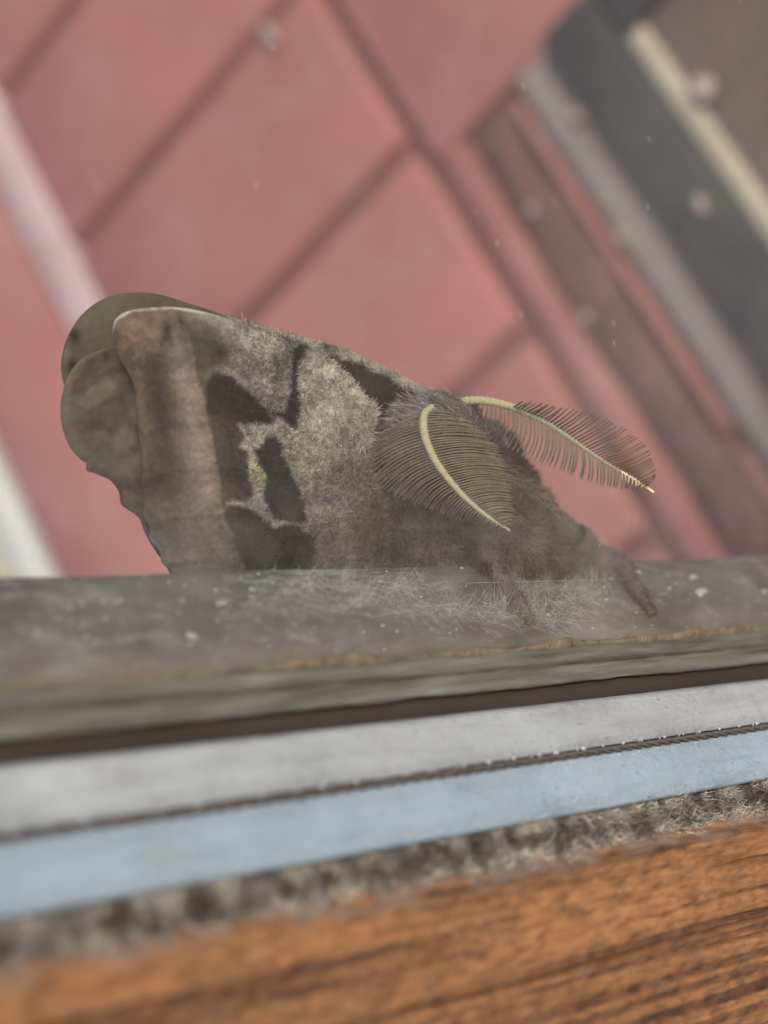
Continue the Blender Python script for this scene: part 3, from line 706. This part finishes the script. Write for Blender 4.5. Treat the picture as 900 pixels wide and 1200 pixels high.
def hind_col(x, y):
    xr, yr = x*.83+y*.56+9*np.sin(y/23), y*.83-x*.56+9*np.sin(x/19)
    n1, n2 = fbm(xr/24, yr/24, 0, 13, 4), fbm(xr/7, yr/7, 0, 14, 3)
    c = np.zeros(x.shape+(3,)) + np.array([.17, .127, .088])
    c = lay(c, np.exp(-((x-105)/22)**2-((y-510)/30)**2)*.65, C_brown*.9)
    c = lay(c, smooth(530, 570, y)*.6, C_brown*1.05)
    c = lay(c, smooth(600, 640, y)*.5, C_grey*.8)
    c = lay(c, np.exp(-((x-123)/7)**2-((y-416)/8)**2)*.7, C_dark*1.5)
    c = lay(c, np.exp(-((x-140)/12)**2-((y-470)/9)**2)*.5, C_brown)
    c = lay(c, np.exp(-((x-148)/9)**2-((y-408)/8)**2)*.5, C_fur*.8)
    yt = np.interp(x, [76, 84, 100, 125, 150], [452, 434, 418, 408, 403])
    c = lay(c, smooth(3, 1, y-yt)*.15*(x < 170), C_fur*.6)
    return c*(.48+.50*smooth(.36, .62, n1)+.50*n2)[..., None]
def hind(dz, top, left, right, bot, name_label, seed, cf=hind_col):
    hd = lambda x, y: dz + .00003*(y-470)
    S = coons(z3(top, hd), z3(bot, hd), z3(left, hd), z3(right, hd), 120, 200)
    u3 = np.linspace(0, 1, 120)[:, None]
    S[..., 2] += .0008*np.exp(-u3/.06) + .0022*(fbm(S[..., 0]/26, S[..., 1]/40, 0, seed, 3)-.5)
    S[..., 2] -= .0006*np.cos(np.linspace(0, 1, 200)[None]*38)*np.exp(-u3/.25)*0
    return wing('hindwing', S, cf, name_label)
hind(.0050,
     [(76, 452), (84, 434), (100, 418), (125, 408), (150, 403), (190, 410), (240, 430)],
     [(76, 452), (71.5, 472), (72, 495), (80, 520), (92, 536), (101, 543), (101.5, 551), (112, 555), (128, 562), (139, 575), (142, 590), (150, 597), (162, 606), (169, 622), (175, 634), (184, 648), (195, 663), (206, 690), (215, 730)],
     [(240, 430), (250, 560), (290, 730)], [(215, 730), (250, 735), (290, 730)], 'lower wing edge with scalloped grey brown margin', 92)
hind(.0140,
     [(100, 470), (140, 450), (200, 450), (260, 460)],
     [(100, 470), (100, 510), (125, 550), (160, 590), (190, 640), (230, 730)],
     [(260, 460), (290, 560), (320, 730)], [(230, 730), (280, 740), (320, 730)], 'far hindwing tucked behind the others', 93)

# body: head, thorax, chest and abdomen as one continuous surface
blobs = [(522, 497, .313, 36), (545, 490, .316, 22), (485, 512, .318, 50), (440, 545, .323, 60), (370, 555, .330, 52), (300, 570, .334, 44), (235, 590, .336, 34),
         (560, 545, .320, 52), (594, 577, .321, 38), (620, 602, .322, 32), (648, 624, .323, 27), (674, 643, .324, 20), (540, 610, .320, 62), (600, 640, .319, 50), (480, 610, .322, 66),
         (520, 660, .317, 42), (575, 668, .316, 34), (640, 655, .320, 34), (440, 640, .322, 50)]
bm = bmesh.new()
for x, y, zc, rp in blobs:
    rr = rp/F*zc; m4 = Matrix.Translation(Vector(P(x, y, zc) - off(moth)))
    bmesh.ops.create_icosphere(bm, subdivisions=3, radius=rr, matrix=m4)
me = bpy.data.meshes.new('body'); bm.to_mesh(me); bm.free()
bo = bpy.data.objects.new('body', me); link(bo, moth)
rm = bo.modifiers.new('r', 'REMESH'); rm.mode = 'VOXEL'; rm.voxel_size = .0006; rm.use_smooth_shade = True
smo = bo.modifiers.new('s', 'SMOOTH'); smo.factor = .6; smo.iterations = 10
bpy.context.view_layer.update(); dg = bpy.context.evaluated_depsgraph_get()
me2 = bpy.data.meshes.new_from_object(bo.evaluated_get(dg)); bo.modifiers.clear(); bo.data = me2; bpy.data.meshes.remove(me)
me2.name = 'body'; me2.materials.clear(); me2.materials.append(MT['skin'])

def sample(me, n):
    me.calc_loop_triangles()
    T = np.array([t.vertices[:] for t in me.loop_triangles]); Vv = np.empty(len(me.vertices)*3); me.vertices.foreach_get('co', Vv); Vv = Vv.reshape(-1, 3)
    a, b, c = Vv[T[:, 0]], Vv[T[:, 1]], Vv[T[:, 2]]; nn = np.cross(b-a, c-a); ar = np.linalg.norm(nn, axis=1)
    k = rng.choice(len(T), n, p=ar/ar.sum()); r1, r2 = np.sqrt(rng.random(n))[:, None], rng.random(n)[:, None]
    return a[k]*(1-r1) + b[k]*r1*(1-r2) + c[k]*r1*r2, nn[k]/(ar[k][:, None]+1e-15)
AX_L, AX_U, AX_N = M @ np.array([-1., 0, 0]), M @ np.array([0, -1., 0]), M @ np.array([0, 0, -1.])   # wingward, crownward, towards the pane

n = 60000
pt, nr = sample(me2, n); pw = pt + off(moth); x, y, zc = to_px(pw)
head = smooth(560, 500, y + (x-500)*.25)
dirv = AX_L*(.9*head[:, None]+.15) + nr*(.55) + AX_U*(-.35*(1-head[:, None])) - AX_L*(.5*(1-head[:, None])) + rng.normal(size=(n, 3))*.28 + (fbm(x/16, y/16, 0, 101, 2)[:, None]-.5)*1.6*AX_U
dirv /= np.linalg.norm(dirv, axis=1)[:, None]
ch, cbod = np.array([.43, .385, .345]), np.array([.125, .092, .064])
col = ch*head[:, None] + cbod*(1-head[:, None])
cl = fbm(x/26, y/26, 0, 102, 3)[:, None]
col = col*(.15+1.7*cl)*(.4+1.2*rng.random((n, 1)))
tanm = (np.exp(-((y-np.interp(x, [560, 600, 640, 690], [520, 556, 580, 630])-6)/13)**2)*smooth(575, 605, x)*smooth(705, 680, x))[:, None]; col = col*(1-.8*tanm) + np.array([.36, .28, .20])*.8*tanm
col = col*(1-.6*np.exp(-((x-540)/16)**2-((y-470)/14)**2)[:, None]) + np.array([.2, .12, .06])*.6*np.exp(-((x-540)/16)**2-((y-470)/14)**2)[:, None]
strands(pw, dirv, (.0019-.0007*(1-head))*(.5+.9*rng.random(n)), .00006+.00005*rng.random(n), rng.normal(size=(n, 3))*.0003, col, 'body_fur', MT['fur'], moth)

# fur on the wing roots (near wing) and along the far wing's leading edge
def wing_fur(S, n, dens, colfn, ln, name, dirx, seed):
    nu, nv = S.shape[:2]
    i, j = rng.integers(0, nu-1, n), rng.integers(0, nv-1, n); fu, fv = rng.random(n), rng.random(n)
    s = S[i, j]*((1-fu)*(1-fv))[:, None] + S[i+1, j]*(fu*(1-fv))[:, None] + S[i, j+1]*((1-fu)*fv)[:, None] + S[i+1, j+1]*(fu*fv)[:, None]
    keep = rng.random(n) < dens(s[:, 0], s[:, 1]); s = s[keep]; n = len(s)
    x, y = s[:, 0], s[:, 1]
    ang = (fbm(x/10, y/10, 0, seed, 3)-.5)*4.6 + rng.normal(size=n)*.4
    d = AX_L*(np.cos(ang)*dirx[0])[:, None] + AX_U*(np.sin(ang)+dirx[1])[:, None] + AX_N*(.35+.6*rng.random(n))[:, None]
    d /= np.linalg.norm(d, axis=1)[:, None]
    c = colfn(x, y)*(.35+1.5*rng.random((n, 1))**1.2)
    L_ = ln*(.5+.9*rng.random(n))
    return strands(P(x, y, s[:, 2]-.0001), d, L_, .00004+.00003*rng.random(n), rng.normal(size=(n, 3))*.0003, c, name, MT['fur'], moth)
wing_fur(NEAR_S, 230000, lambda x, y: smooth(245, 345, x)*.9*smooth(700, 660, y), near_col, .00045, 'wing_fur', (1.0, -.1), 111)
fc = far_col
def edge_fur(pts, n, ln, colr, name):
    E_ = spline(pts, 200); k = rng.random(n)*198; i0 = k.astype(int); f = (k-i0)[:, None]; q = E_[i0]*(1-f)+E_[i0+1]*f
    q[:, :2] += rng.normal(size=(n, 2))*2.2
    d = AX_L*(-.25+.7*rng.normal(size=n))[:, None] + AX_U*(.45+.5*rng.normal(size=n))[:, None] + AX_N*(.5*rng.random(n))[:, None]
    d /= np.linalg.norm(d, axis=1)[:, None]
    strands(P(q[:, 0], q[:, 1], q[:, 2]), d, ln*(.4+rng.random(n)), .00006+.00004*rng.random(n), rng.normal(size=(n, 3))*.0003, colr(q[:, 0], q[:, 1])*(.5+1.0*rng.random((n, 1))), name, MT['fur'], moth)
ed = NEAR_S[130:, 0].copy(); edge_fur(ed[::8], 3000, .0005, near_col, 'wing_fur')
ed = NEAR_S[-1, :270].copy(); edge_fur(ed[::10], 5000, .0014, lambda x, y: near_col(x-4, y), 'wing_fur')
wing_fur(FAR_S, 60000, lambda x, y: smooth(235, 300, x)*(y < 500), fc, .00085, 'wing_fur', (.9, .1), 112)

# eyes
for (x, y, zc) in ((562, 520, .3155), (566, 512, .324)):
    bm = bmesh.new(); bmesh.ops.create_uvsphere(bm, u_segments=20, v_segments=12, radius=.0013)
    V = np.array([v.co[:] for v in bm.verts]) + P(x, y, zc); Fc = [[v.index for v in f.verts] for f in bm.faces]; bm.free()
    if 'eye' not in MT: MT['eye'] = simple('dark_eye', (.02, .014, .01), .25, scale=900)
    mk('eye', V, Fc, MT['eye'], moth)

# antennae: rachis with two rows of curved barbs
def antenna(rach, sideA, sideB, nb, lab, cA, cB, rw=(5.6, 2.4), bt=1.0, rows=2, s0=0.0):
    R = spline(rach, 60); Rb = spline(rach, 240)
    rad = np.interp(np.linspace(0, 1, 60), [0, .12, .5, 1], [rw[0]*.75, rw[0], rw[0]*.8, rw[1]*.6])/F*R[:, 2]
    radb = np.interp(np.linspace(0, 1, 240), np.linspace(0, 1, 60), rad)*(1+.10*np.sin(np.arange(240)*2*np.pi/5.0))   # ringed segments
    V, Fc = tube(P(Rb[:, 0], Rb[:, 1], Rb[:, 2]), radb, 10)
    a = mk('antenna', V, Fc, MT['rachis'], moth); a['label'] = lab
    for tips, cc, sg in ((sideA, cA, 1), (sideB, cB, -1), (sideA, cA, 2), (sideB, cB, -2))[:2*rows]:
        tips = np.array(tips, float); tips[:, 0] = s0 + (1-s0)*tips[:, 0]; Bg = Bag()
        s = np.linspace(tips[0, 0], tips[-1, 0], nb)
        if abs(sg) == 2:                                   # the second, slightly shorter row behind the first
            s = s + .5*(s[1]-s[0]); tips[:, 3] += .0022; tips[:, 4] *= 1.6
        for k, q in enumerate(s):
            q2 = q + rng.normal()*.002
            tx, ty, dz, bow = [np.interp(q2, tips[:, 0], tips[:, c]) for c in (1, 2, 3, 4)]
            b = np.array([np.interp(q, np.linspace(0, 1, 60), R[:, c]) for c in range(3)])
            e = np.array([tx + rng.normal()*1.0, ty + rng.normal()*1.0, b[2]+dz]); e[:2] = b[:2] + (e[:2]-b[:2])*(1 if abs(sg) == 1 else .93); tt = np.linspace(0, 1, 7)[:, None]
            pp = b*(1-tt) + e*tt; dv = e[:2]-b[:2]; nrm = np.array([-dv[1], dv[0]])
            pp[:, :2] += nrm*(np.sin(np.pi*tt)*bow); pp[:, 2] += (-.0012*np.sin(np.pi*tt))[:, 0]
            V, Fc = tube(P(pp[:, 0], pp[:, 1], pp[:, 2]), np.array([1.25, 1.2, 1.15, 1.1, 1.0, .95, .55])*bt*(.85+.3*rng.random())/F*b[2], 4)
            Bg.add(V, Fc)
        o = Bg.make('barbs', cc, a); o['kind'] = 'stuff'
MT['barb_dark'] = simple('brown_barb', (.17, .115, .07), .6, scale=900, c2=(.12, .08, .05), spec=.3)
MT['barb_edge_lit'] = simple('edge_lit_barb', (.42, .34, .23), .6, scale=900, c2=(.33, .26, .17), spec=.3)  # light on the far antenna's lower barbs put in as paler tan
antenna([(506, 477, .305), (498, 484, .3035), (496, 498, .302), (500, 518, .301), (512, 543, .300), (530, 567, .2995), (550, 588, .299), (574, 607, .2985), (598, 622, .298)],
        [(.03, 446, 512, .006, .05), (.10, 428, 526, .006, .05), (.18, 423, 545, .006, .06), (.28, 437, 565, .005, .06), (.40, 462, 581, .005, .07), (.52, 494, 593, .0045, .08), (.66, 527, 606, .004, .08), (.80, 556, 614, .003, .08), (.93, 583, 621, .001, .05)],
        [(.03, 538, 486, .005, -.05), (.12, 560, 499, .005, -.05), (.24, 580, 518, .005, -.06), (.38, 592, 541, .005, -.07), (.54, 598, 563, .0045, -.08), (.70, 600, 584, .004, -.08), (.84, 603, 601, .002, -.08), (.94, 601, 614, .001, -.05)],
        52, 'near feathery antenna drooping before the furry chest', MT['barb'], MT['barb'], (5.0, 2.2), .78)
antenna([(520, 482, .3135), (533, 472, .3125), (560, 469, .312), (585, 472.5, .312), (612, 481, .3115), (640, 494, .311), (670, 514, .3105), (700, 535, .310), (726, 550.5, .3095), (747, 563, .309), (766, 577, .309)],
        [(.22, 612, 471, -.002, .02), (.31, 641, 474, -.003, .02), (.41, 667, 478, -.003, .02), (.50, 698, 486.5, -.003, .02), (.59, 724, 498.5, -.003, .02), (.70, 750, 515, -.003, .02), (.78, 762, 530, -.003, .02), (.89, 767, 547, -.002, .02), (.95, 767, 561, -.001, .02)],
        [(.05, 556, 492, .004, -.06), (.17, 581, 516, .004, -.10), (.245, 598, 525, .003, -.12), (.31, 613, 537, .003, -.12), (.41, 637, 546, .003, -.10), (.50, 659, 553, .003, -.08), (.575, 674, 560, .003, -.08), (.64, 690, 566, .003, -.07), (.74, 712, 572, .003, -.06), (.85, 734, 573, .002, -.05), (.94, 750, 573, .001, -.04)],
        44, 'far feathery antenna spread over the red paving', MT['barb_dark'], MT['barb_edge_lit'], (5.0, 2.4), 1.15, 1, .115)

# legs: joints on the rail face, tapered, with short fur
def rail_pt(px, py, lift):
    b = on_profile(px, py, rail_front, lift); return J(*b[1])
def leg(pts, rad, lab=None):
    Q = spline(pts, 28); r = np.interp(np.linspace(0, 1, 28), np.linspace(0, 1, len(rad)), rad)
    r = r*(1+.16*np.sin(np.linspace(0, 26, 28)))
    V, Fc = tube(Q, r, 9); o = mk('leg', V, Fc, MT['leg'], moth)
    if lab: o['label'] = lab
    n = 3000; k = rng.random(n)*26; i0 = k.astype(int); f = (k-i0)[:, None]; c = Q[i0]*(1-f)+Q[i0+1]*f; rr = r[i0]
    t_ = Q[i0+1]-Q[i0]; t_ /= np.linalg.norm(t_, axis=1)[:, None]; rv = rng.normal(size=(n, 3)); s = np.cross(t_, rv); s /= np.linalg.norm(s, axis=1)[:, None]
    d = s*.7 + t_*.8; d /= np.linalg.norm(d, axis=1)[:, None]
    fo = strands(c+s*rr[:, None]*.9, d, .0010*(.5+rng.random(n)), .00005+0*k, rng.normal(size=(n, 3))*.0001, np.array([.20, .15, .115])*(.5+.8*rng.random((n, 1))), 'leg_fur', MT['fur'], o)
leg([P(672, 628, .321), P(700, 652, .326), rail_pt(722, 676, .0022), rail_pt(742, 698, .0012), rail_pt(764, 726, .0006)], [.0024, .0017, .0014, .0011, .0007], 'foreleg gripping the grey rail at the right')
leg([P(575, 640, .314), rail_pt(560, 668, .0038), rail_pt(580, 690, .0022), rail_pt(598, 708, .0014), rail_pt(622, 734, .0006)], [.0018, .0015, .0012, .0009, .0006])
leg([P(500, 640, .322), P(505, 676, .322), P(490, 700, .318), P(470, 730, .315)], [.0022, .0018, .0013, .0009])
leg([P(640, 640, .326), P(672, 650, .332), P(700, 652, .338), P(722, 655, .343), P(735, 668, .349)], [.0022, .0018, .0014, .0010, .0007])
leg([P(560, 660, .328), P(590, 690, .330), P(620, 720, .334), P(640, 740, .339)], [.0022, .0016, .0011, .0007])
leg([P(480, 670, .328), P(470, 700, .326), P(450, 730, .325), P(440, 750, .324)], [.0022, .0016, .0011, .0007])

# ------------------------------------------------------------------ cobweb wisps, specks and flakes on the rail
MT['silk'] = simple('pale_silk', (.75, .73, .68), .8, scale=900)
wb = thing('cobweb', J(-.015, .192, -.25), 'pale dusty cobweb wisps strewn over the grey rail below the moth', 'cobweb')
roots, dirs = [], []
for (cx_, cy_, sx, sy, an, num) in [(430, 700, 60, 22, -.25, 900), (520, 722, 70, 16, .15, 1100), (470, 690, 30, 20, .8, 500), (600, 715, 40, 16, -.9, 700), (660, 705, 50, 18, .1, 900), (640, 735, 40, 8, .1, 400), (350, 690, 55, 14, .1, 700), (690, 690, 30, 16, -1.0, 400), (300, 715, 70, 18, .1, 300)]:
    gx_, gy_ = rng.normal(size=num)*sx*.5, rng.normal(size=num)*sy*.5
    for k in range(int(num*.35)):
        px_, py_ = cx_+gx_[k], cy_+gy_[k]
        if not (672 < py_ < 757): continue
        b = on_profile(px_, py_, rail_front, .0004+.0010*rng.random())
        if b is None: continue
        a_ = an + rng.normal()*.55; e_ = b[1] + np.array([-.0002*math.sin(a_)*6, -.0005*math.sin(a_), -.0012*math.cos(a_)])
        roots.append(J(*b[1])); v = J(*e_)-J(*b[1]); dirs.append(v/np.linalg.norm(v))
roots, dirs = np.array(roots), np.array(dirs); n = len(roots)
strands(roots, dirs, .0030*(.5+1.4*rng.random(n)), .000012+.000012*rng.random(n), rng.normal(size=(n, 3))*.0009, np.tile([1., 1, 1], (n, 1)), 'wisps', MT['silk'], wb)
for a_, b_ in (((540, 696), (735, 690)), ((655, 720), (700, 664)), ((700, 700), (640, 722))):
    p0, p1 = on_profile(*a_, rail_front, .002), on_profile(*b_, rail_front, .002)
    A_ = J(*p0[1]) if p0 else P(*a_, .305); B_ = J(*p1[1]) if p1 else P(*b_, .305)
    tt = np.linspace(0, 1, 12)[:, None]; V, Fc = tube(A_*(1-tt)+B_*tt + np.sin(np.pi*tt)*np.array([0, 0, -.0006]), .00003, 5); mk('thread', V, Fc, MT['silk'], wb)

MT['flake'] = simple('white_paint', (.8, .78, .72), .7, scale=900, c2=(.65, .62, .56))
def flake(px, py, lx, ly, ang, label, n=11, h=.0002):
    b = on_profile(px, py, rail_front, .0001)
    c, nrm = b[1], b[2]; tz = np.array([0, 0, -1.]); tx = np.cross(nrm, tz)
    th = np.linspace(0, 2*np.pi, n, endpoint=False); rr = .7+.6*rng.random(n)
    u_, v_ = np.cos(th)*rr*lx, np.sin(th)*rr*ly; ca_, sa_ = math.cos(ang), math.sin(ang)
    u_, v_ = u_*ca_-v_*sa_, u_*sa_+v_*ca_
    ring = c + u_[:, None]*tz + v_[:, None]*tx
    Vj = np.vstack([ring, ring*1 + nrm*h*.8 - (ring-c)*.15, [c + nrm*h]])
    Fc = [(k, (k+1) % n, n+(k+1) % n, n+k) for k in range(n)] + [(n+k, n+(k+1) % n, 2*n) for k in range(n)] + [tuple(range(n))[::-1]]
    o = mk('paint_flake', J(Vj[:, 0], Vj[:, 1], Vj[:, 2]), Fc, MT['flake'], base=J(*c)); tag(o, label, 'paint flake', 'white flecks on the grey rail')
flake(225, 746, .0007, .0007, 0, 'round white blob on the grey rail below the wing tip')
flake(812, 677, .0017, .0006, .35, 'long white fleck on the rail at the far right, upper one')
flake(822, 694, .0026, .0008, .35, 'largest whitish scrape on the rail at the far right')
flake(784, 690, .0007, .0003, .1, 'small white fleck just left of the largest scrape on the rail')
flake(748, 671, .0010, .0006, .3, 'pale fleck on the rail just right of the foreleg')
flake(752, 700, .0022, .0007, .4, 'pale smudge of flaked paint beside the foreleg tip')
flake(446, 682, .0009, .0003, .3, 'bright white sliver on the rail under the furry chest')
flake(895, 694, .0010, .0005, .2, 'white fleck on the rail at the right picture edge')
flake(260, 708, .0011, .0004, .2, 'pale fleck on the rail under the lower wing edge')
flake(295, 692, .0006, .0004, .1, 'small cream fleck on the rail below the dark wing patch')
B = Bag()
for k in range(240):
    px_, py_ = rng.uniform(0, 900), rng.uniform(665, 765)
    b = on_profile(px_, py_, rail_front, .00003)
    if b is None: continue
    s = .00012*(.5+1.6*rng.random()**3)
    V = b[1] + IV*s*np.array([1, 1, 1.8]); B.add(J(V[:, 0], V[:, 1], V[:, 2]), IF)
o = B.make('grit', MT['flake']); tag(o, 'fine pale grit scattered over the grey rail', 'grit', None, 'stuff')
